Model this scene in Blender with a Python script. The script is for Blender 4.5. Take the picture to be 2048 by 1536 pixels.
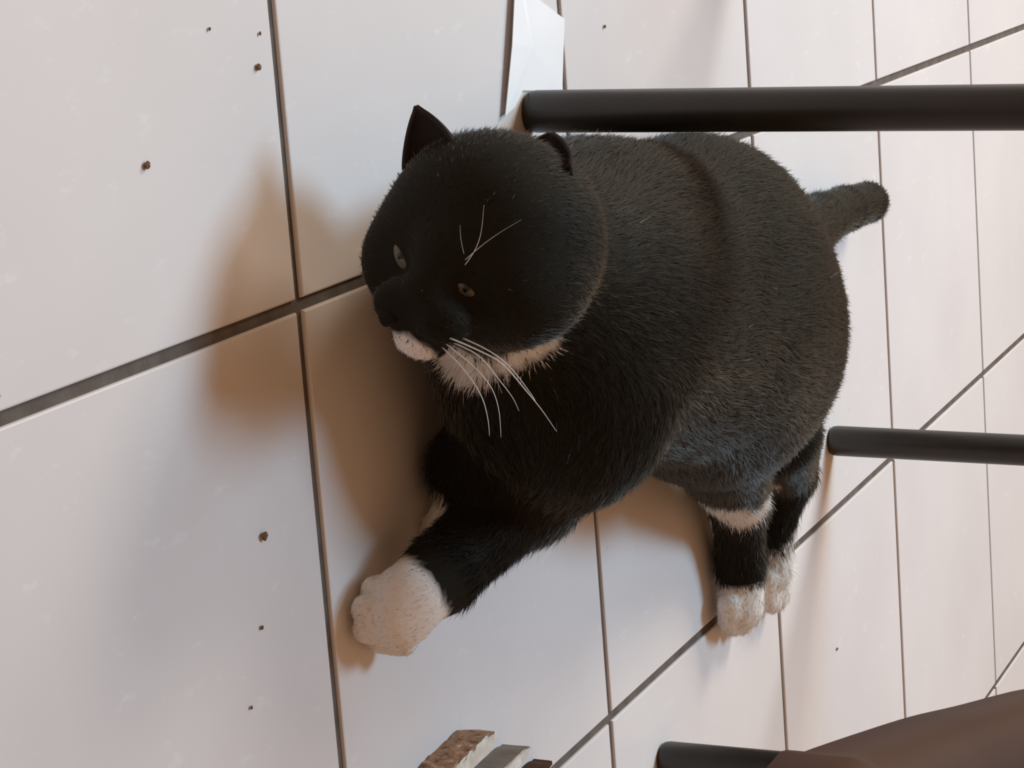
import bpy, bmesh, math, random
import numpy as np
from mathutils import Matrix, Vector

for o in list(bpy.data.objects):
    bpy.data.objects.remove(o)
S = bpy.context.scene
rnd = random.Random(7)
rng = np.random.default_rng(7)

# ------------------------------------------------------------------ camera
FPX = 4649.7                       # focal length in pixels of the 2048 wide frame
CAM = np.array([-0.9423, 0.1855, 0.5600])
RW = np.array([[0.41619034, 0.22116829, -0.88196949],
               [-0.07781473, 0.97507225, 0.20779553],
               [0.90594176, -0.01785227, 0.42302580]])   # phone held upright, picture stored on its side
cam = bpy.data.cameras.new('camera')
co = bpy.data.objects.new('camera', cam)
S.collection.objects.link(co)
M = Matrix([[*RW[0], CAM[0]], [*RW[1], CAM[1]], [*RW[2], CAM[2]], [0, 0, 0, 1]])
co.matrix_world = M
cam.sensor_fit = 'HORIZONTAL'
cam.sensor_width = 36.0
cam.lens = 36.0 * FPX / 2048
cam.clip_start = 0.02
cam.clip_end = 50
S.camera = co

# ------------------------------------------------------------------ world, lights, exposure
W = bpy.data.worlds.new('world')
S.world = W
W.use_nodes = True
bg = W.node_tree.nodes['Background']
bg.inputs['Color'].default_value = (1.0, 0.56, 0.30, 1)
bg.inputs['Strength'].default_value = 0.41


def area(name, loc, target, size, size_y, power, col):
    l = bpy.data.lights.new(name, 'AREA')
    l.shape = 'RECTANGLE'
    l.size = size
    l.size_y = size_y
    l.energy = power
    l.color = col
    o = bpy.data.objects.new(name, l)
    S.collection.objects.link(o)
    o.location = loc
    d = Vector(target) - Vector(loc)
    o.rotation_euler = d.to_track_quat('-Z', 'Y').to_euler()
    return o


area('window_light', (1.30, 0.62, 2.35), (0.3, 0, 0), 0.72, 0.72, 50, (0.46, 0.76, 1.0))
area('added_warm_light', (2.35, 1.75, 1.65), (0.4, 0, 0), 0.9, 0.9, 60, (1.0, 0.89, 0.74))  # added warm light, brightens the far floor and edges the cat
S.view_settings.view_transform = 'Standard'
S.view_settings.look = 'None'
S.view_settings.gamma = 1
S.view_settings.use_curve_mapping = False
S.view_settings.exposure = 0.0


# ------------------------------------------------------------------ helpers
def at(x, y, z=0.0):
    """place in the room (metres) seen at photo pixel x, y at height z"""
    d = RW @ np.array([(x - 1024) / FPX, -(y - 768) / FPX, -1.0])
    return CAM + d * ((z - CAM[2]) / d[2])


def link(name, me, mat=None, parent=None, smooth=False):
    o = bpy.data.objects.new(name, me)
    S.collection.objects.link(o)
    if mat is not None:
        me.materials.append(mat)
    if parent is not None:
        o.parent = parent
    if smooth:
        me.polygons.foreach_set('use_smooth', [True] * len(me.polygons))
    return o


def tag(o, label=None, cat=None, group=None, kind=None):
    if label: o['label'] = label
    if cat: o['category'] = cat
    if group: o['group'] = group
    if kind: o['kind'] = kind
    return o


def empty(name, loc=(0, 0, 0)):
    o = bpy.data.objects.new(name, None)
    o.empty_display_size = .05
    S.collection.objects.link(o)
    o.location = loc
    return o


def bm_obj(name, bm, mat, parent=None, smooth=False):
    me = bpy.data.meshes.new(name)
    bmesh.ops.recalc_face_normals(bm, faces=bm.faces)
    bm.to_mesh(me)
    bm.free()
    return link(name, me, mat, parent, smooth)


def tube_mesh(bm, pts, radii, n=12, caps=True):
    pts = [Vector(p) for p in pts]
    rings = []
    up = Vector((0.123, 0.321, 0.9))
    for i, p in enumerate(pts):
        t = (pts[min(i + 1, len(pts) - 1)] - pts[max(i - 1, 0)]).normalized()
        a = t.cross(up).normalized()
        b = t.cross(a).normalized()
        rings.append([bm.verts.new(p + (a * math.cos(2 * math.pi * k / n) + b * math.sin(2 * math.pi * k / n)) * radii[i]) for k in range(n)])
    for r, s in zip(rings, rings[1:]):
        for k in range(n):
            bm.faces.new((r[k], r[(k + 1) % n], s[(k + 1) % n], s[k]))
    if caps:
        bm.faces.new(rings[0][::-1])
        bm.faces.new(rings[-1])


def prism(bm, poly, z0, z1, bevel=0.0):
    """upright prism over the floor polygon poly, with its top edge bevelled inwards"""
    n = len(poly)
    c = sum((Vector((p[0], p[1])) for p in poly), Vector((0, 0))) / n

    def ring(z, ins):
        out = []
        for i in range(n):
            a, b, d = (Vector((poly[(i - 1) % n][0], poly[(i - 1) % n][1])), Vector((poly[i][0], poly[i][1])), Vector((poly[(i + 1) % n][0], poly[(i + 1) % n][1])))
            if ins:
                e1 = (b - a).normalized(); e2 = (d - b).normalized()
                n1 = Vector((-e1.y, e1.x)); n2 = Vector((-e2.y, e2.x))
                if n1.dot(c - b) < 0 and n2.dot(c - b) < 0:
                    n1, n2 = -n1, -n2
                m = (n1 + n2)
                m = m / max(.3, (1 + n1.dot(n2)))
                b = b + m * ins
            out.append(bm.verts.new((b.x, b.y, z)))
        return out
    rs = [ring(z0, 0)]
    if bevel:
        rs += [ring(z1 - bevel, 0), ring(z1 - bevel * .3, bevel * .3), ring(z1, bevel)]
    else:
        rs += [ring(z1, 0)]
    for r, s in zip(rs, rs[1:]):
        for k in range(n):
            bm.faces.new((r[k], r[(k + 1) % n], s[(k + 1) % n], s[k]))
    bm.faces.new(rs[0][::-1])
    bm.faces.new(rs[-1])


class NT:
    def __init__(s, name):
        s.m = bpy.data.materials.new(name)
        s.m.use_nodes = True
        s.t = s.m.node_tree
        s.p = s.t.nodes['Principled BSDF']

    def n(s, typ, **kw):
        nd = s.t.nodes.new(typ)
        for k, v in kw.items():
            if k.startswith('_'):
                setattr(nd, k[1:], v)
            else:
                nd.inputs[k.replace('__', ' ')].default_value = v
        return nd

    def l(s, a, b):
        s.t.links.new(a, b)

    def ramp(s, fac, stops):
        r = s.t.nodes.new('ShaderNodeValToRGB')
        s.l(fac, r.inputs[0])
        e = r.color_ramp.elements
        e[0].position, e[0].color = stops[0][0], (*stops[0][1], 1)
        e[1].position, e[1].color = stops[-1][0], (*stops[-1][1], 1)
        for p, c in stops[1:-1]:
            q = e.new(p)
            q.color = (*c, 1)
        return r.outputs[0]


def noise_mat(name, stops, scale=20, rough=.5, detail=5, bump=0, bump_scale=None, dist=.001, spec=.5, coords='Object', sheen=0):
    k = NT(name)
    tc = k.n('ShaderNodeTexCoord')
    nz = k.n('ShaderNodeTexNoise', Scale=scale, Detail=detail)
    k.l(tc.outputs[coords], nz.inputs['Vector'])
    k.l(k.ramp(nz.outputs['Fac'], stops), k.p.inputs['Base Color'])
    k.p.inputs['Roughness'].default_value = rough
    k.p.inputs['Specular IOR Level'].default_value = spec
    if bump:
        n2 = k.n('ShaderNodeTexNoise', Scale=bump_scale or scale * 4, Detail=6)
        k.l(tc.outputs[coords], n2.inputs['Vector'])
        b = k.n('ShaderNodeBump', Strength=bump, Distance=dist)
        k.l(n2.outputs['Fac'], b.inputs['Height'])
        k.l(b.outputs['Normal'], k.p.inputs['Normal'])
    return k.m


# ------------------------------------------------------------------ materials
def tile_mat():
    k = NT('glazed_tile')
    tc = k.n('ShaderNodeNewGeometry')
    n1 = k.n('ShaderNodeTexNoise', Scale=5.0, Detail=3)
    k.l(tc.outputs['Position'], n1.inputs['Vector'])
    base = k.ramp(n1.outputs['Fac'], [(.3, (.70, .665, .66)), (.7, (.76, .725, .715))])
    # dried wipe marks, faint
    mp = k.n('ShaderNodeMapping', Scale=(1.0, 2.2, 1))
    k.l(tc.outputs['Position'], mp.inputs[0])
    n2 = k.n('ShaderNodeTexNoise', Scale=38, Detail=4, Roughness=.65)
    k.l(mp.outputs[0], n2.inputs['Vector'])
    f2 = k.ramp(n2.outputs['Fac'], [(.60, (0, 0, 0)), (.74, (.5, .5, .5))])
    mx = k.n('ShaderNodeMix', _data_type='RGBA')
    k.l(f2, mx.inputs[0])
    k.l(base, mx.inputs[6])
    mx.inputs[7].default_value = (.84, .83, .83, 1)
    # tiny dark flecks of dirt
    v = k.n('ShaderNodeTexVoronoi', Scale=26, Randomness=1.0)
    k.l(tc.outputs['Position'], v.inputs['Vector'])
    f3 = k.ramp(v.outputs['Distance'], [(.012, (.55, .55, .55)), (.022, (0, 0, 0))])
    mx2 = k.n('ShaderNodeMix', _data_type='RGBA')
    k.l(f3, mx2.inputs[0])
    k.l(mx.outputs[2], mx2.inputs[6])
    mx2.inputs[7].default_value = (.22, .17, .14, 1)
    k.l(mx2.outputs[2], k.p.inputs['Base Color'])
    k.p.inputs['Roughness'].default_value = .42
    k.p.inputs['Specular IOR Level'].default_value = .35
    b = k.n('ShaderNodeBump', Strength=.12, Distance=.0006)
    n3 = k.n('ShaderNodeTexNoise', Scale=22, Detail=3)
    k.l(tc.outputs['Position'], n3.inputs['Vector'])
    k.l(n3.outputs['Fac'], b.inputs['Height'])
    k.l(b.outputs['Normal'], k.p.inputs['Normal'])
    return k.m


M_tile = tile_mat()
M_grout = noise_mat('grout', [(.3, (.085, .066, .055)), (.7, (.15, .12, .10))], 60, .9, bump=.4, dist=.001, coords='Object')
M_metal = noise_mat('black_tube', [(.3, (.016, .014, .011)), (.7, (.026, .022, .018))], 30, .38, spec=.5, bump=.05)
M_cap = noise_mat('black_rubber', [(.3, (.02, .018, .016)), (.7, (.03, .027, .024))], 80, .6)
M_paper = noise_mat('white_paper', [(.3, (.87, .87, .88)), (.7, (.92, .92, .93))], 14, .7, bump=.15, bump_scale=18, dist=.001)
M_seat = noise_mat('stained_wood', [(.3, (.050, .019, .009)), (.7, (.085, .036, .018))], 9, .6, spec=.12)
M_chip = noise_mat('raw_chipboard', [(.28, (.10, .045, .022)), (.45, (.30, .165, .09)), (.62, (.38, .22, .13)), (.75, (.62, .47, .35))], 190, .9, detail=3, bump=1.0, bump_scale=230, dist=.002)
M_lam = noise_mat('pale_laminate', [(.40, (.55, .52, .46)), (.7, (.74, .70, .64))], 120, .6, bump=.4, bump_scale=200, dist=.001)
M_side = noise_mat('grey_brown_wood', [(.3, (.17, .125, .095)), (.7, (.26, .20, .155))], 60, .7)
M_crumb = noise_mat('crumb_brown', [(.3, (.10, .05, .025)), (.7, (.22, .12, .07))], 300, .9)


def fur_mat(name, rough=.6, spec=.10, sheen=.24):
    k = NT(name)
    a = k.n('ShaderNodeAttribute')
    a.attribute_name = 'coat'
    k.l(a.outputs['Color'], k.p.inputs['Base Color'])
    k.p.inputs['Roughness'].default_value = rough
    k.p.inputs['Specular IOR Level'].default_value = spec
    k.p.inputs['Sheen Weight'].default_value = sheen
    k.p.inputs['Sheen Roughness'].default_value = .35
    k.p.inputs['Sheen Tint'].default_value = (1, .98, .92, 1)
    return k.m


M_fur = fur_mat('fur_strands')
_t = M_fur.node_tree
_tr = _t.nodes.new('ShaderNodeBsdfTranslucent')
_ad = _t.nodes.new('ShaderNodeMixShader')
_hs = _t.nodes.new('ShaderNodeMix')
_hs.data_type = 'RGBA'
_hs.inputs[0].default_value = .75
_hs.inputs[6].default_value = (.16, .175, .17, 1)
_t.links.new(_t.nodes['Attribute'].outputs['Color'], _hs.inputs[7])
_t.links.new(_hs.outputs[2], _tr.inputs['Color'])
_ad.inputs[0].default_value = .18
_t.links.new(_t.nodes['Principled BSDF'].outputs[0], _ad.inputs[1])
_t.links.new(_tr.outputs[0], _ad.inputs[2])
_t.links.new(_ad.outputs[0], _t.nodes['Material Output'].inputs['Surface'])
M_skin = fur_mat('short_coat', .8, .1, 0.0)


def plain(name, col, rough, spec=.5, coat=0):
    k = NT(name)
    k.p.inputs['Base Color'].default_value = (*col, 1)
    k.p.inputs['Roughness'].default_value = rough
    k.p.inputs['Specular IOR Level'].default_value = spec
    k.p.inputs['Coat Weight'].default_value = coat
    return k.m


M_eye = plain('grey_green_iris', (.10, .095, .075), .3, .5)
M_pupil = plain('black_pupil', (.006, .006, .006), .1)
M_nose = plain('dark_nose_leather', (.010, .007, .006), .7, .15)
M_whisk = plain('white_whisker', (.75, .75, .74), .4)
M_ear = noise_mat('dark_ear_skin', [(.3, (.026, .020, .018)), (.7, (.040, .031, .029))], 40, .9, spec=.1)

# ------------------------------------------------------------------ floor: grout bed and tiles
T = 0.33
floor = empty('floor')
tag(floor, kind='structure')
bm = bmesh.new()
prism(bm, [(-6, -6), (7, -6), (7, 6), (-6, 6)], -0.05, -0.0022)
bm_obj('grout_bed', bm, M_grout, floor)
XL = {0: (0.0, .0093), 1: (.3312, .0020), 2: (.6625, .0004), 3: (.988, -.0011), 4: (1.3152, -.0176)}
YL = {0: (0.0, -.0005), -1: (-.3301, .0016)}


def xline(i): return XL.get(i, (i * T, -.0176 if i > 4 else 0.0))
def yline(j): return YL.get(j, (j * T, 0.0))
def cross(i, j):
    a, b = xline(i); c, d = yline(j)
    x = (a + b * c) / (1 - b * d)
    return x, c + d * x


G = .0031
for i in range(-4, 12):
    for j in range(-7, 8):
        c = [cross(i, j), cross(i + 1, j), cross(i + 1, j + 1), cross(i, j + 1)]
        g = [(c[0][0] + G, c[0][1] + G), (c[1][0] - G, c[1][1] + G), (c[2][0] - G, c[2][1] - G), (c[3][0] + G, c[3][1] - G)]
        bm = bmesh.new()
        prism(bm, g, -.008, rnd.uniform(-.0003, 0), .0011)
        bm_obj('tile', bm, M_tile, floor)

# ------------------------------------------------------------------ chair around the cat: four black tube legs
def tube_frame():
    L1, L2, L3 = at(1040 + 18, 223), at(1650 + 12, 881), at(1319 + 6, 1518)
    L4 = L1 + L2 - L3
    root = empty('table_frame', ((L1 + L2) / 2).tolist())
    tag(root, 'frame with straight black tube legs that stand around the cat', 'table')
    o = -Vector(root.location)
    rad = .0122
    H = .62
    lv = Vector((-.2288, -.9735, 0))
    leans = [lv * .0105, lv * .009, Vector((0, 0, 0)), lv * .01]
    feet = [Vector(f) + o for f in (L1, L2, L3, L4)]
    tops = []
    for f, lean in zip(feet, leans):
        bm = bmesh.new()
        r = rad
        zs = [.0005, .0018, .005, .012, .1, .2, .3, .5, H - .02]
        tube_mesh(bm, [f + Vector((0, 0, z)) + lean * z / .44 for z in zs], [r * .86, r * .95, r] + [r] * (len(zs) - 3), 24)
        leg = bm_obj('leg', bm, M_metal, root, True)
        bm = bmesh.new()
        tube_mesh(bm, [f + Vector((0, 0, z)) for z in (.0001, .0008)], [r * .80, r * .82], 24)
        bm_obj('foot_cap', bm, M_cap, leg)
        tops.append(lambda z, f=f, lean=lean: f + lean * z / .44 + Vector((0, 0, z)))
    order = [0, 2, 1, 3]
    for z in (H - .03,):
        for q in range(4):
            a, b = tops[order[q]](z), tops[order[(q + 1) % 4]](z)
            bm = bmesh.new()
            tube_mesh(bm, [a, b], [.008, .008], 12)
            bm_obj('rail', bm, M_metal, root, True)


tube_frame()

# ------------------------------------------------------------------ brown seat near the camera, lower right
def near_seat():
    edge = [Vector(at(x, y, .426)[:2]) for x, y in ((1523, 1536), (1590, 1505), (1713, 1463), (1813, 1432), (1904, 1411), (2048, 1376))]
    a, b = edge[0], edge[-1]
    d = (b - a).normalized()                 # away from the camera along the seen edge
    nrm = Vector((d.y, -d.x))                # to the right of the camera
    ctrl = [a - d * .06 + nrm * .030] + edge + [b + d * .06 + nrm * .004, b + d * .12 + nrm * .018, b + d * .165 + nrm * .06, b + d * .175 + nrm * .17,
            b + d * .165 + nrm * .28, b + d * .11 + nrm * .34, b + d * .0 + nrm * .36, a + nrm * .36, a - d * .08 + nrm * .33, a - d * .12 + nrm * .26, a - d * .13 + nrm * .17, a - d * .11 + nrm * .08]
    pts = []
    n = len(ctrl)
    for i in range(n):
        p0, p1, p2, p3 = ctrl[i - 1], ctrl[i], ctrl[(i + 1) % n], ctrl[(i + 2) % n]
        for u in (0, .25, .5, .75):
            pts.append(.5 * ((2 * p1) + (p2 - p0) * u + (2 * p0 - 5 * p1 + 4 * p2 - p3) * u * u + (3 * p1 - p0 - 3 * p2 + p3) * u ** 3))
    c = sum(pts, Vector((0, 0))) / len(pts)
    root = empty('wooden_chair', (c.x, c.y, 0))
    tag(root, 'seat with a curved dark brown wooden edge, close to the camera', 'chair')
    bm = bmesh.new()
    prof = [(.004, .424), (.0, .427), (.0, .440), (.004, .4462), (.010, .4490), (.018, .450), (.05, .4500), (.12, .4490)]
    rings = []
    for ins, z in prof:
        ring = []
        for p in pts:
            v = p - c
            L = v.length
            v = v * ((L - ins) / L)
            ring.append(bm.verts.new((v.x, v.y, z)))
        rings.append(ring)
    m = len(pts)
    for r, q in zip(rings, rings[1:]):
        for k in range(m):
            bm.faces.new((r[k], r[(k + 1) % m], q[(k + 1) % m], q[k]))
    bm.faces.new(rings[0][::-1]); bm.faces.new(rings[-1])
    bm_obj('seat', bm, M_seat, root, True)
    for p in (a + nrm * .17, b + nrm * .19 + d * .04, b + nrm * .31 + d * .04, a + nrm * .29):
        q = p - c
        bm = bmesh.new()
        tube_mesh(bm, [(q.x, q.y, z) for z in (.0005, .004, .2, .430)], [.010, .0118, .0118, .0118], 20)
        bm_obj('leg', bm, M_metal, root, True)


near_seat()

# ------------------------------------------------------------------ sheet of paper
def paper():
    P = [(1031, -70), (1021, 90), (1011, 232), (1036, 214), (1052, 181), (1131, 181), (1133, 110), (1135, 38), (1085, 0), (1052, -24)]
    w = [at(x, y, .003) for x, y in P]
    bm = bmesh.new()
    zt = [.0035, .0042, .0030, .0012, .0010, .0010, .0010, .0012, .0012, .0016]
    c = sum(w) / len(w)
    top = [bm.verts.new((p[0], p[1], z)) for p, z in zip(w, zt)]
    bot = [bm.verts.new((p[0], p[1], z - .0004)) for p, z in zip(w, zt)]
    ct = bm.verts.new((c[0], c[1], .0016)); cb = bm.verts.new((c[0], c[1], .0012))
    n = len(w)
    for k in range(n):
        bm.faces.new((top[k], top[(k + 1) % n], ct))
        bm.faces.new((bot[(k + 1) % n], bot[k], cb))
        bm.faces.new((top[(k + 1) % n], top[k], bot[k], bot[(k + 1) % n]))
    o = bm_obj('paper_sheet', bm, M_paper)
    tag(o, 'flat angular white sheet of paper on the tiles beside the thick black leg', 'paper')


paper()

# ------------------------------------------------------------------ two chipboard strips, lower edge of the picture
def strip(label, p0, p1, width, h, chips, seed, mats):
    """p0-p1: the camera-side floor line of the strip; width across the floor"""
    r = random.Random(seed)
    a, b = Vector(at(*p0)[:2]), Vector(at(*p1)[:2])
    d = (b - a).normalized()
    a = a - d * .10
    n = Vector((d.y, -d.x))
    if n.x < 0: n = -n
    root = empty('wooden_strip', (a.x, a.y, 0))
    tag(root, label, 'board')
    L = (b - a).length
    N = 40

    def body(z0, z1, w0, w1, rough, endr):
        bm = bmesh.new()
        rings = []
        for i in range(N + 1):
            s = i / N
            x = s * L
            q = 1.0
            e = max(0, (x - (L - endr)) / endr)
            k0 = min(endr * .45 * (1 - math.sqrt(max(0, 1 - e * e))), width * .3)
            j = [r.uniform(-rough, rough) for _ in range(4)]
            prof = [(w0 + k0 + j[0], z0), (w1 - k0, z0), (w1 - k0, z1 + j[3] * .3), ((w0 + k0 + w1 - k0) / 2, z1 + j[3] * .4), (w0 + k0 + j[1], z1 + j[2] * .5), (w0 + k0 + j[2], (z0 + z1) / 2)]
            rings.append([bm.verts.new((d.x * x + n.x * u, d.y * x + n.y * u, max(z, 0.0003))) for u, z in prof])
        for p, q in zip(rings, rings[1:]):
            m = len(p)
            for k in range(m):
                bm.faces.new((p[k], p[(k + 1) % m], q[(k + 1) % m], q[k]))
        bm.faces.new(rings[0]); bm.faces.new(rings[-1][::-1])
        return bm
    bm_obj('core', body(.0004, h - .0015, 0, width, chips, .012), mats[0], root)
    bm_obj('top_laminate', body(h - .0015, h, chips * 1.5, width, chips * 1.6, .012), mats[1], root)
    return root


strip('rough brown chipboard strip with chipped white top, nearer the cat paw', (832, 1536), (926, 1448), .0095, .0205, .0006, 3, (M_chip, M_lam))
strip('smoother grey-brown wooden strip with pale top edge, behind the rough chipboard one', (947, 1536), (1004, 1482), .0060, .0185, .0001, 4, (M_side, M_lam))
strip('short dark brown strip lying last behind the other two', (1042, 1536), (1066, 1512), .0060, .0120, .0001, 5, (M_seat, M_seat))


# ------------------------------------------------------------------ crumbs
def crumb(px, py, s, label, group=None):
    bm = bmesh.new()
    bmesh.ops.create_icosphere(bm, subdivisions=2, radius=s)
    r = random.Random(px)
    for v in bm.verts:
        v.co *= r.uniform(.75, 1.2)
        v.co.z *= .5
    zmin = min(v.co.z for v in bm.verts)
    for v in bm.verts: v.co.z -= zmin
    o = bm_obj('crumb', bm, M_crumb)
    p = at(px, py)
    o.location = (p[0], p[1], 0.0001)
    o.rotation_euler = (0, 0, r.uniform(0, 6))
    tag(o, label, 'crumb', group)


crumb(514, 134, .0017, 'reddish brown crumb close to the tile joint, upper left of the picture', 'crumbs on the tiles')
crumb(291, 331, .0019, 'brown crumb alone in the middle of the upper left tile', 'crumbs on the tiles')
crumb(525, 1072, .0022, 'largest dark crumb, on the tile left of the white front paw', 'crumbs on the tiles')
crumb(522, 1255, .0011, 'tiny crumb below the largest dark crumb, left of the white paw', 'crumbs on the tiles')
crumb(417, 58, .0009, 'tiny dark speck near the top edge, left of the other speck', 'crumbs on the tiles')
crumb(518, 67, .0009, 'tiny dark speck near the top edge beside the tile joint', 'crumbs on the tiles')
crumb(501, 1415, .0009, 'tiny crumb near the bottom edge left of the tile joint', 'crumbs on the tiles')
crumb(1208, 53, .0011, 'tiny elongated speck right of the white paper', 'crumbs on the tiles')
crumb(1673, 1298, .0013, 'faint speck on the tile right of the white hind feet', 'crumbs on the tiles')

# ------------------------------------------------------------------ THE CAT
AX_F = np.array([.9735, -.2288, 0.])       # from the camera, along the floor
AX_L = np.array([.2288, .9735, 0.])        # to the left of the viewer who holds the phone upright
AX_Z = np.array([0., 0., 1.])

# head frame
r0 = .93 * RW[:, 0] - .37 * RW[:, 1]
u0 = .37 * RW[:, 0] + .93 * RW[:, 1]
f0 = RW[:, 2]
def rot(v, k, a):
    k = k / np.linalg.norm(k)
    return v * math.cos(a) + np.cross(k, v) * math.sin(a) + k * np.dot(k, v) * (1 - math.cos(a))
yaw, pitch = math.radians(-22), math.radians(8)
HR = rot(r0, u0, yaw); HF = rot(f0, u0, yaw)
HU = rot(u0, HR, pitch); HF = rot(HF, HR, pitch)
HR /= np.linalg.norm(HR); HU /= np.linalg.norm(HU); HF /= np.linalg.norm(HF)
HC = at(973, 488, .090)


def hd(x, y, z):
    """head frame: x towards the cat's left, y forward (nose), z up"""
    return HC + HR * x + HF * y + HU * z


prims = []      # (kind, data, blend k, flow)


def ell(c, ax, rad, k=.02, flow=None):
    prims.append(('e', np.array(c, float), np.array(ax, float), np.array(rad, float), k, flow))


def cone(a, b, ra, rb, k=.012, flow=None):
    a = np.array(a, float); b = np.array(b, float)
    prims.append(('c', a, b, (ra, rb), k, flow if flow is not None else (b - a) / np.linalg.norm(b - a)))


BODY = (AX_F, AX_L, AX_Z)
def rotz(deg):
    a = math.radians(deg)
    return (AX_F * math.cos(a) + AX_L * math.sin(a), -AX_F * math.sin(a) + AX_L * math.cos(a), AX_Z)


# trunk
ell(at(1170, 620, .072), rotz(0), (.13, .082, .074), .03, AX_F)             # chest and shoulders
ell(at(1340, 610, .074), rotz(0), (.135, .092, .074), .03, AX_F)             # barrel
ell(at(1425, 605, .072), rotz(-16), (.118, .095, .070), .03, AX_F)
ell(at(1482, 680, .066), rotz(0), (.081, .080, .060), .03, AX_F)            # rump
ell(at(1395, 775, .066), rotz(-14), (.105, .058, .058), .012, AX_F * .6 - AX_L * .7)            # near thigh
ell(at(1115, 770, .074), rotz(-35), (.075, .055, .058), .012, -AX_L * .8 - AX_F * .3)             # near shoulder
cone(at(1150, 580, .075), hd(0, -.045, .0), .056, .040, .02, AX_F)
ell(at(1195, 414, .066), rotz(0), (.080, .034, .050), .02, AX_F)    # neck
# head
N_HEAD = len(prims)
ell(hd(0, -.004, .004), (HR, HF, HU), (.052, .052, .049), .01, -HF)
ell(hd(-.004, -.020, -.001), (HR, HF, HU), (.047, .042, .047), .012, -HF)
ell(hd(.022, .006, -.013), (HR, HF, HU), (.030, .034, .026), .012, HR - HF)
ell(hd(-.024, .004, -.018), (HR, HF, HU), (.030, .034, .028), .012, -HR - HF)
cone(hd(0, .042, -.008), hd(0, .049, -.026), .011, .009, .012, HU - HF)    # bridge
ell(hd(.010, .043, -.035), (HR, HF, HU), (.014, .015, .0115), .006, HR)
ell(hd(-.010, .043, -.035), (HR, HF, HU), (.014, .015, .0115), .006, -HR)
ell(hd(0, .036, -.048), (HR, HF, HU), (.013, .013, .009), .005, -HU)
N_HEAD2 = len(prims)
# near (left) front leg
sh = at(1120, 830, .070); el = at(1055, 975, .040); wr = at(880, 1150, .030); pw = at(803, 1222, .021)
cone(sh, el, .044, .030, .014)

cone(el, wr, .0265, .0180, .01)
cone(wr, at(820, 1195, .025), .0185, .0180, .01)
ell(pw, rotz(20), (.022, .0190, .0160), .006, -AX_F)
for (x, y, z) in ((756, 1182, .0092), (738, 1219, .0095), (741, 1257, .0092), (768, 1277, .0085)):
    cone(at(x + 35, y + 3, z + .007), at(x - 6, y, z), .0084, .0078, .0008)
# far (right) front leg, elbow on the floor
cone(at(1080, 810, .055), at(942, 930, .026), .042, .021, .015)
cone(at(942, 930, .026), at(930, 1020, .016), .0215, .0155, .008)
cone(at(930, 1020, .016), at(888, 1065, .0135), .0145, .0130, .006)
# near hind leg
cone(at(1440, 880, .050), at(1478, 1000, .028), .036, .0200, .012)
cone(at(1478, 1000, .028), at(1480, 1120, .020), .0190, .0165, .010)
cone(at(1480, 1120, .020), at(1480, 1215, .0175), .0168, .0165, .006)
for (x, y) in ((1458, 1242), (1471, 1248), (1486, 1246), (1498, 1236)):
    cone(at(x + 1, y - 35, .016), at(x, y, .013), .0085, .0080, .0025)
# far hind leg
cone(at(1550, 860, .046), at(1576, 950, .025), .032, .019, .012)
cone(at(1576, 950, .025), at(1555, 1050, .018), .0185, .0125, .010)
cone(at(1555, 1050, .018), at(1547, 1150, .016), .0122, .0120, .006)
for (x, y) in ((1536, 1203), (1545, 1208), (1557, 1202), (1562, 1190)):
    cone(at(x, y - 45, .015), at(x, y, .0115), .0080, .0068, .0022)
# tail, reaching away behind the rump
tl = [at(1560, 520, .05), at(1640, 440, .030), at(1690, 418, .026), at(1735, 405, .024), at(1752, 402, .023)]
for a, b, ra, rb in zip(tl, tl[1:], (.022, .0185, .0165, .0150), (.0185, .0165, .0150, .0095)):
    cone(a, b, ra, rb, .006)


def sdf_one(p, P):
    if p[0] == 'e':
        q = (P - p[1]) @ p[2].T
        k0 = np.linalg.norm(q / p[3], axis=1)
        k1 = np.linalg.norm(q / p[3] ** 2, axis=1) + 1e-9
        return k0 * (k0 - 1) / k1
    a, b, (ra, rb) = p[1], p[2], p[3]
    d = b - a
    t = np.clip(((P - a) @ d) / (d @ d), 0, 1)
    return np.linalg.norm(P - a - t[:, None] * d, axis=1) - (ra + (rb - ra) * t)


def sdf(P, want_flow=False):
    f = None
    best = None
    for i, p in enumerate(prims):
        d = sdf_one(p, P)
        if f is None:
            f = d.copy()
            if want_flow:
                best = np.zeros((len(P), 3)); wsum = np.zeros(len(P))
        else:
            k = p[4]
            h = np.clip(.5 + .5 * (f - d) / k, 0, 1)
            f = f * (1 - h) + d * h - k * h * (1 - h)
        if want_flow:
            w = np.exp(-np.clip(d, -.02, .2) / .006)
            best += w[:, None] * (np.array(p[5]) / np.linalg.norm(p[5])); wsum += w
    # resting on the floor: flatten
    g = .0012 - P[:, 2]
    k = .004
    h = np.clip(.5 - .5 * (f - g) / k, 0, 1)
    f = f * (1 - h) + g * h + k * h * (1 - h)
    if want_flow:
        return f, best / wsum[:, None]
    return f


def grad(P, e=4e-4):
    g = np.zeros_like(P)
    for i in range(3):
        d = np.zeros(3); d[i] = e
        g[:, i] = sdf(P + d) - sdf(P - d)
    return g / (2 * e)


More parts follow.
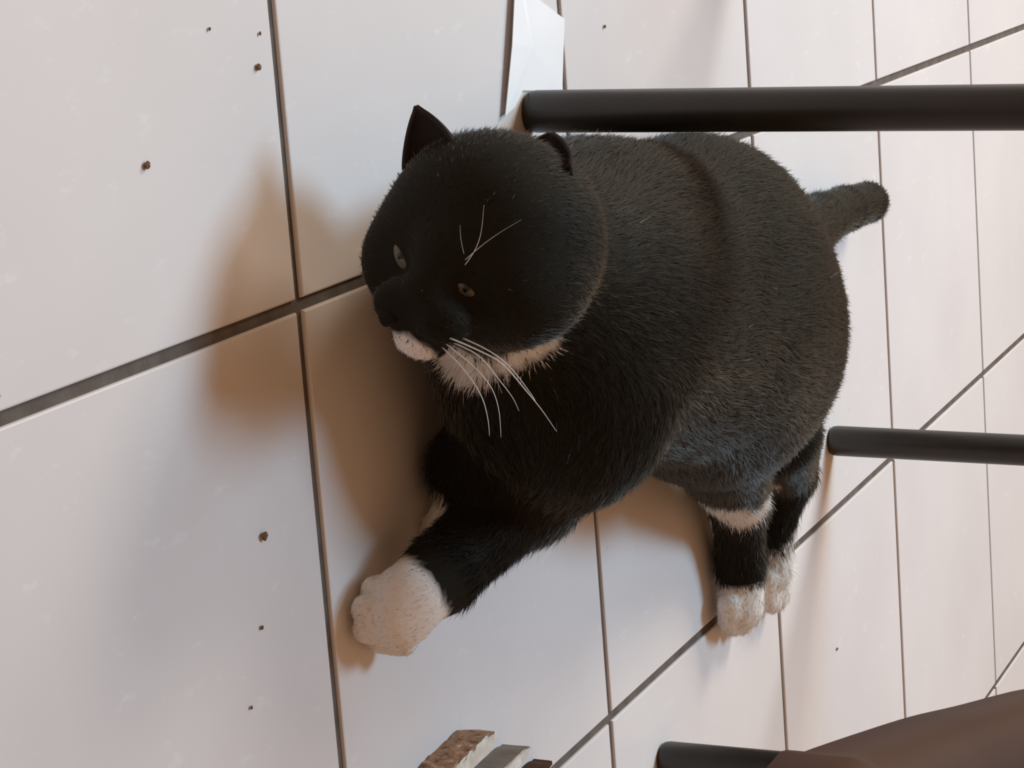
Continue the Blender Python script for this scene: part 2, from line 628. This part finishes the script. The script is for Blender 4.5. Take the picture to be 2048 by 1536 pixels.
def surface_nets(h):
    lo = np.array([1e9] * 3); hi = -lo
    for p in prims:
        if p[0] == 'e':
            c = [(p[1], max(p[3]))]
        else:
            c = [(p[1], p[3][0]), (p[2], p[3][1])]
        for q, r in c:
            lo = np.minimum(lo, q - r); hi = np.maximum(hi, q + r)
    lo -= 4 * h; hi += 4 * h
    lo[2] = -3 * h
    n = np.ceil((hi - lo) / h).astype(int) + 1
    xs = [lo[i] + h * np.arange(n[i]) for i in range(3)]
    F = np.empty(n, np.float32)
    YY, ZZ = np.meshgrid(xs[1], xs[2], indexing='ij')
    yz = np.stack([YY.ravel(), ZZ.ravel()], 1)
    for i0 in range(0, n[0], 8):
        i1 = min(n[0], i0 + 8)
        P = np.concatenate([np.column_stack([np.full(len(yz), xs[0][i]), yz]) for i in range(i0, i1)])
        F[i0:i1] = sdf(P).reshape(i1 - i0, n[1], n[2])
    ins = F < 0
    cnt = np.zeros([m - 1 for m in n], int)
    for a in (0, 1):
        for b in (0, 1):
            for c in (0, 1):
                cnt += ins[a:n[0] - 1 + a, b:n[1] - 1 + b, c:n[2] - 1 + c]
    act = (cnt > 0) & (cnt < 8)
    idx = -np.ones(act.shape, int)
    cells = np.argwhere(act)
    idx[act] = np.arange(len(cells))
    V = lo + h * (cells + .5)
    quads = []
    for ax in range(3):
        s0 = [slice(None)] * 3; s1 = [slice(None)] * 3
        s0[ax] = slice(0, n[ax] - 1); s1[ax] = slice(1, n[ax])
        A = ins[tuple(s0)]; B = ins[tuple(s1)]
        e = np.argwhere(A != B)
        o1, o2 = [(1, 2), (2, 0), (0, 1)][ax]
        ok = (e[:, o1] > 0) & (e[:, o2] > 0) & (e[:, o1] < n[o1] - 1) & (e[:, o2] < n[o2] - 1)
        e = e[ok]
        def g(da, db):
            q = e.copy(); q[:, o1] -= da; q[:, o2] -= db
            return idx[q[:, 0], q[:, 1], q[:, 2]]
        Q = np.stack([g(0, 0), g(1, 0), g(1, 1), g(0, 1)], 1)
        inside = A[tuple(e.T)]
        Q[~inside] = Q[~inside][:, ::-1]
        quads.append(Q)
    return V, np.concatenate(quads)


V, Q = surface_nets(.0034)
for _ in range(4):
    f = sdf(V)
    g = grad(V)
    g /= (np.linalg.norm(g, axis=1)[:, None] + 1e-9)
    V = V - g * np.clip(f, -.003, .003)[:, None] * .9
V[:, 2] = np.maximum(V[:, 2], .0006)

HEAD = prims[N_HEAD:N_HEAD2]
REST = prims[:N_HEAD] + prims[N_HEAD2:]

# ---- coat colour: white markings at fixed places on the animal
BLACK = np.array([.0215, .0185, .0125])
WHITE = np.array([.90, .86, .81])
# (centre, radius, softness)
marks = []
def mark(c, r, s=.003, throat=False): marks.append((np.array(c), r, s, throat))
mark(at(760, 1240, .020), .0330); mark(at(800, 1250, .022), .025)
mark(at(735, 1260, .012), .032)
mark(hd(0, .043, -.060), .0140, .002)                   # chin
mark(at(895, 1050, .012), .024)                          # far front paw
mark(at(1478, 1245, .015), .0385, .002)                  # near hind foot
mark(at(1445, 1030, .035), .020, .004); mark(at(1490, 1005, .04), .020, .004); mark(at(1525, 985, .03), .012, .004)
for t in np.linspace(0, 1.3, 12):                          # far hind shank, white
    mark(at(1576 - 26 * t, 1012 + 180 * t, .016), .027, .002)


def pixel_hit(x, y):
    """first point of the cat's skin on the line of sight through a photo pixel"""
    d = RW @ np.array([(x - 1024) / FPX, -(y - 768) / FPX, -1.0])
    d /= np.linalg.norm(d)
    t = .8
    for _ in range(300):
        f = sdf((CAM + d * t)[None])[0]
        if f < 1e-5: return CAM + d * t
        t += max(f * .8, 1e-5)
        if t > 3: break
    return None


for x, y, r in ((890, 712, .009), (910, 724, .011), (932, 730, .0095), (960, 728, .0065), (1000, 722, .0055), (1030, 710, .0055), (1060, 694, .0060), (1085, 678, .0065),
                (1108, 660, .0065), (1128, 640, .0065), (1144, 620, .0058), (1156, 598, .0045), (1160, 582, .003)):
    h = pixel_hit(x + 6, y + 8)
    if h is not None: mark(h, r, .004, True)
mark(at(742, 1240, .010), .036)


def head_side(P):
    h = np.min([sdf_one(p, P) for p in HEAD], axis=0)
    b = np.min([sdf_one(p, P) for p in REST], axis=0)
    return np.clip((b - h) / .003, 0, 1)


def coat(P):
    w = np.zeros(len(P))
    hs = 1 - head_side(P)
    for c, r, s, throat in marks:
        d = np.linalg.norm(P - c, axis=1)
        v = np.clip((r - d) / s + .5, 0, 1)
        w = np.maximum(w, v * hs if throat else v)
    return w


def frac_noise(P, sc):
    # cheap smooth noise from a few sines
    q = P * sc
    return (np.sin(q[:, 0] * 1.7 + 1.3 * np.sin(q[:, 1] * 1.1)) + np.sin(q[:, 1] * 2.3 + 1.7 * np.sin(q[:, 2] * 1.9)) + np.sin(q[:, 2] * 2.9 + q[:, 0])) / 3


def mesh_np(name, V, F, mat, parent, cols, smooth=True):
    me = bpy.data.meshes.new(name)
    k = F.shape[1]
    me.vertices.add(len(V)); me.vertices.foreach_set('co', V.astype(np.float32).ravel())
    me.loops.add(F.size); me.loops.foreach_set('vertex_index', F.astype(np.int32).ravel())
    me.polygons.add(len(F)); me.polygons.foreach_set('loop_start', np.arange(0, F.size, k, dtype=np.int32))
    me.update(calc_edges=True)
    me.validate()
    if cols is not None:
        at_ = me.color_attributes.new('coat', 'FLOAT_COLOR', 'POINT')
        at_.data.foreach_set('color', np.column_stack([cols, np.ones(len(cols))]).astype(np.float32).ravel())
    return link(name, me, mat, parent, smooth)


root_loc = np.array([.27, -.05, 0.])
cat = empty('cat', root_loc.tolist())
tag(cat, 'black and white cat lying on its side on the tiles between the chair legs', 'cat')
w = coat(V)
body = mesh_np('body', V - root_loc, Q, M_skin, cat, BLACK * .7 * (1 - w[:, None]) + WHITE * .9 * w[:, None])

# ---- fur strands
def build_fur(N):
    P0, P1, P2, P3 = (V[Q[:, i]] for i in range(4))
    ar = .5 * np.linalg.norm(np.cross(P2 - P0, P3 - P1), axis=1)
    pick = rng.choice(len(Q), N, p=ar / ar.sum())
    a, b = rng.random(N)[:, None], rng.random(N)[:, None]
    P = (P0[pick] * (1 - a) + P1[pick] * a) * (1 - b) + (P3[pick] * (1 - a) + P2[pick] * a) * b
    n = grad(P); n /= np.linalg.norm(n, axis=1)[:, None]
    _, fl = sdf(P, True)
    keep = ~((n[:, 2] < -.5) & (P[:, 2] < .004))
    for c, r in eye_zones:
        keep &= np.linalg.norm(P - c, axis=1) > r
    P, n, fl = P[keep], n[keep], fl[keep]
    N = len(P)
    fl = fl + .35 * np.column_stack([frac_noise(P, 45), frac_noise(P + 3, 45), frac_noise(P + 7, 45)])
    fl = fl - n * np.sum(fl * n, axis=1)[:, None]
    fl /= np.linalg.norm(fl, axis=1)[:, None] + 1e-9
    dh = np.linalg.norm(P - HC, axis=1)
    L = np.full(N, .0105)
    L = np.where(dh < .075, .0075, L)
    face = (P - HC) @ HF
    L = np.where((dh < .085) & (face > .02), .0042, L)
    wt = coat(P + rng.normal(0, .0012, P.shape))
    feet = P[:, 2] < .04
    near_feet = ((P @ AX_L) < -.17)
    L = np.where(near_feet & feet, .0055, L)
    dp = np.linalg.norm(P - pw, axis=1)
    L = np.where(dp < .040, .0036, L)
    dt = (P @ AX_F - (tl[1] @ AX_F)) > 0
    L = np.where(dt, .008, L)
    L *= rng.uniform(.6, 1.25, N)
    lift = rng.uniform(.15, .42, N)[:, None]
    jit = rng.normal(0, .11, (N, 3))
    d1 = n * lift + fl + jit
    d1 /= np.linalg.norm(d1, axis=1)[:, None]
    d2 = n * (lift * .45) + fl + jit * 1.4
    d2 /= np.linalg.norm(d2, axis=1)[:, None]
    side = np.cross(d1, n + rng.normal(0, .5, (N, 3)))
    side /= np.linalg.norm(side, axis=1)[:, None] + 1e-9
    wd = rng.uniform(.00014, .00026, N)[:, None]
    A = P - n * .0008
    B = A + d1 * (L * .5)[:, None]
    C = B + d2 * (L * .5)[:, None]
    zf = .0006
    vs = np.stack([A - side * wd, A + side * wd, B - side * wd * .75, B + side * wd * .75, C], 1).reshape(-1, 3)
    vs[:, 2] = np.maximum(vs[:, 2], zf)
    base = np.arange(N)[:, None] * 5
    F = np.concatenate([base + np.array([0, 1, 3]), base + np.array([0, 3, 2]), base + np.array([2, 3, 4])])
    tone = rng.uniform(.8, 1.25, N)[:, None]
    blk = BLACK * tone
    wht = WHITE * rng.uniform(.88, 1.08, N)[:, None]
    stray = (rng.random(N) < .0004)[:, None]
    col = np.where(wt[:, None] > rng.random(N)[:, None] * .9 + .05, wht, np.where(stray, WHITE * .35, blk))
    col = np.repeat(col, 5, axis=0)
    o = mesh_np('fur', vs - root_loc, F, M_fur, cat, col, False)
    o['kind'] = 'stuff'
    nn = np.repeat(n * .85 + d1 * .15 + rng.normal(0, .12, n.shape), 5, axis=0)
    nn /= np.linalg.norm(nn, axis=1)[:, None]
    o.data.polygons.foreach_set('use_smooth', [True] * len(o.data.polygons))
    o.data.normals_split_custom_set_from_vertices(nn.astype(np.float32).tolist())


EL, ER = (.0205, .041, -.005), (-.0205, .041, -.005)
# eyes lie on the surface of the head
eyes = []
for (x, y) in ((932, 577), (802, 513)):
    p = pixel_hit(x, y)
    if p is None: p = hd(.02 if x > 900 else -.02, .045, -.005)
    n = grad(p[None])[0]; n /= np.linalg.norm(n)
    eyes.append((p, n))
eye_zones = [(p, .0072) for p, _ in eyes]
for (p, n), (lx, ly) in zip(eyes, ((.80, -.60), (.72, -.69))):
    ax = RW[:, 0] * lx + RW[:, 1] * ly
    ax = ax - n * (ax @ n); ax /= np.linalg.norm(ax)
    up = np.cross(n, ax)
    if up @ HU < 0: up = -up
    def disc(name, mat, rx, ry, off, dome, parent, arc=None, lift=0.0):
        bm = bmesh.new()
        nu, nv = 24, 5
        rows = []
        for j in range(nv + 1):
            s = j / nv
            row = []
            for i in range(nu):
                a = 2 * math.pi * i / nu
                cx, cy = rx * s * math.cos(a), ry * s * math.sin(a) * (1 if math.sin(a) < 0 else .35)
                pos = p + ax * cx + up * (cy + lift) + n * (off + dome * (1 - s * s))
                row.append(bm.verts.new(Vector(pos - root_loc)))
            rows.append(row)
        for r1, r2 in zip(rows, rows[1:]):
            for i in range(nu):
                try: bm.faces.new((r1[i], r1[(i + 1) % nu], r2[(i + 1) % nu], r2[i]))
                except ValueError: pass
        bmesh.ops.remove_doubles(bm, verts=bm.verts, dist=1e-6)
        return bm_obj(name, bm, mat, parent, True)
    e = disc('eye', M_eye, .0072, .0048, -.0004, .0016, cat)
    disc('pupil', M_pupil, .0022, .0030, .0006, .0009, e, lift=.0006)

build_fur(330000)

# ---- ears
def ear(base, tip, open_dir, wid, label=None):
    """a cupped ear: half cone with thickness, opening towards open_dir"""
    base, tip, open_dir = (np.array(v, float) for v in (base, tip, open_dir))
    up = tip - base; Lh = np.linalg.norm(up); up /= Lh
    o = open_dir - up * (open_dir @ up); o /= np.linalg.norm(o)
    s = np.cross(up, o)
    bm = bmesh.new()
    nu, nv = 14, 12
    shells = []
    for th in (0, .0016):
        rows = []
        for j in range(nv + 1):
            v = j / nv
            wv = wid * (1 - v ** 1.6) ** .8 * .5 + .0022 * (1 - v)
            if j == nv: wv = .0012
            row = []
            for i in range(nu + 1):
                a = math.pi * (i / nu) * 1.0
                r = max(wv - th, .0003)
                q = base + up * (v * Lh - th * v) + s * (r * math.cos(a)) - o * (r * .75 * math.sin(a) - .25 * wv) + o * (.006 * v * v)
                row.append(bm.verts.new(Vector(q - root_loc)))
            rows.append(row)
        shells.append(rows)
    for q, rows in enumerate(shells):
        for j in range(nv):
            for i in range(nu):
                f = (rows[j][i], rows[j][i + 1], rows[j + 1][i + 1], rows[j + 1][i])
                bm.faces.new(f if q == 0 else f[::-1])
    a, b = shells
    for j in range(nv):
        bm.faces.new((a[j][0], a[j + 1][0], b[j + 1][0], b[j][0]))
        bm.faces.new((a[j + 1][nu], a[j][nu], b[j][nu], b[j + 1][nu]))
    for i in range(nu):
        bm.faces.new((a[nv][i], b[nv][i], b[nv][i + 1], a[nv][i + 1]))
        bm.faces.new((a[0][i + 1], b[0][i + 1], b[0][i], a[0][i]))
    e = bm_obj('ear', bm, M_ear, cat, True)
    return e


def depth_pt(x, y, D):
    d = RW @ np.array([(x - 1024) / FPX, -(y - 768) / FPX, -1.0])
    return CAM + d * D


DH = float(-((HC - CAM) @ RW[:, 2]))
ear(depth_pt(870, 322, DH - .004), depth_pt(850, 211, DH - .002), HF * .9 - HR * .35, .031)
ear(depth_pt(1062, 358, DH - .006), depth_pt(1112, 284, DH + .012), HF * .6 - HR * .2 + HU * .2, .044)

# ---- nose
p = pixel_hit(775, 636)
if p is None: p = hd(0, .066, -.028)
bm = bmesh.new()
bmesh.ops.create_uvsphere(bm, u_segments=16, v_segments=10, radius=1)
for v in bm.verts:
    x, y, z = v.co
    wdt = .0048 * (1 + .35 * z)
    v.co = Vector(p + HR * (x * wdt) + HF * (y * .0032) + HU * (z * .0042) - root_loc)
bm_obj('nose', bm, M_nose, cat, True)

# ---- whiskers: the long ones by the left cheek and the brow hairs
def whisker(pts, r, h0=.0, lift=.02):
    base = pixel_hit(*pts[0])
    if base is None: return
    out = []
    D0 = np.linalg.norm(base - CAM)
    for i, (x, y) in enumerate(pts):
        s = i / (len(pts) - 1)
        d = RW @ np.array([(x - 1024) / FPX, -(y - 768) / FPX, -1.0])
        d /= np.linalg.norm(d)
        hit = pixel_hit(x, y)
        D = D0 - lift * s
        if hit is not None:
            D = min(D, np.linalg.norm(hit - CAM) - .006 * min(1, s * 4))
        out.append(CAM + d * D)
    # smooth it as a spline
    out = np.array(out)
    tt = np.linspace(0, len(out) - 1, 18)
    res = []
    for t in tt:
        i = min(int(t), len(out) - 2); u = t - i
        p0 = out[max(i - 1, 0)]; p1 = out[i]; p2 = out[i + 1]; p3 = out[min(i + 2, len(out) - 1)]
        res.append(.5 * ((2 * p1) + (-p0 + p2) * u + (2 * p0 - 5 * p1 + 4 * p2 - p3) * u * u + (-p0 + 3 * p1 - 3 * p2 + p3) * u ** 3))
    bm = bmesh.new()
    n = len(res)
    tube_mesh(bm, [q - root_loc for q in res], [r * (1 - .75 * i / (n - 1)) for i in range(n)], 6)
    bm_obj('whisker', bm, M_whisk, cat, True)


whisker([(900, 676), (955, 700), (1005, 728), (1055, 785), (1085, 822), (1113, 863)], .00042)
whisker([(925, 676), (975, 700), (1018, 732), (1062, 788), (1072, 806)], .00035)
whisker([(893, 688), (935, 722), (962, 748), (985, 780), (998, 822), (1002, 875)], .00038)
whisker([(884, 694), (918, 728), (947, 765), (966, 800), (976, 840), (979, 872)], .00038)
whisker([(905, 690), (950, 715), (980, 740), (995, 765), (1004, 786)], .00035)
whisker([(908, 686), (958, 712), (1000, 762), (1025, 795), (1038, 822)], .00035)
whisker([(930, 530), (950, 500), (962, 465), (968, 410)], .00024, lift=.012)
whisker([(930, 520), (965, 490), (1000, 465), (1042, 440)], .00018, lift=.012)
whisker([(928, 508), (922, 480), (920, 450)], .00015, lift=.008)
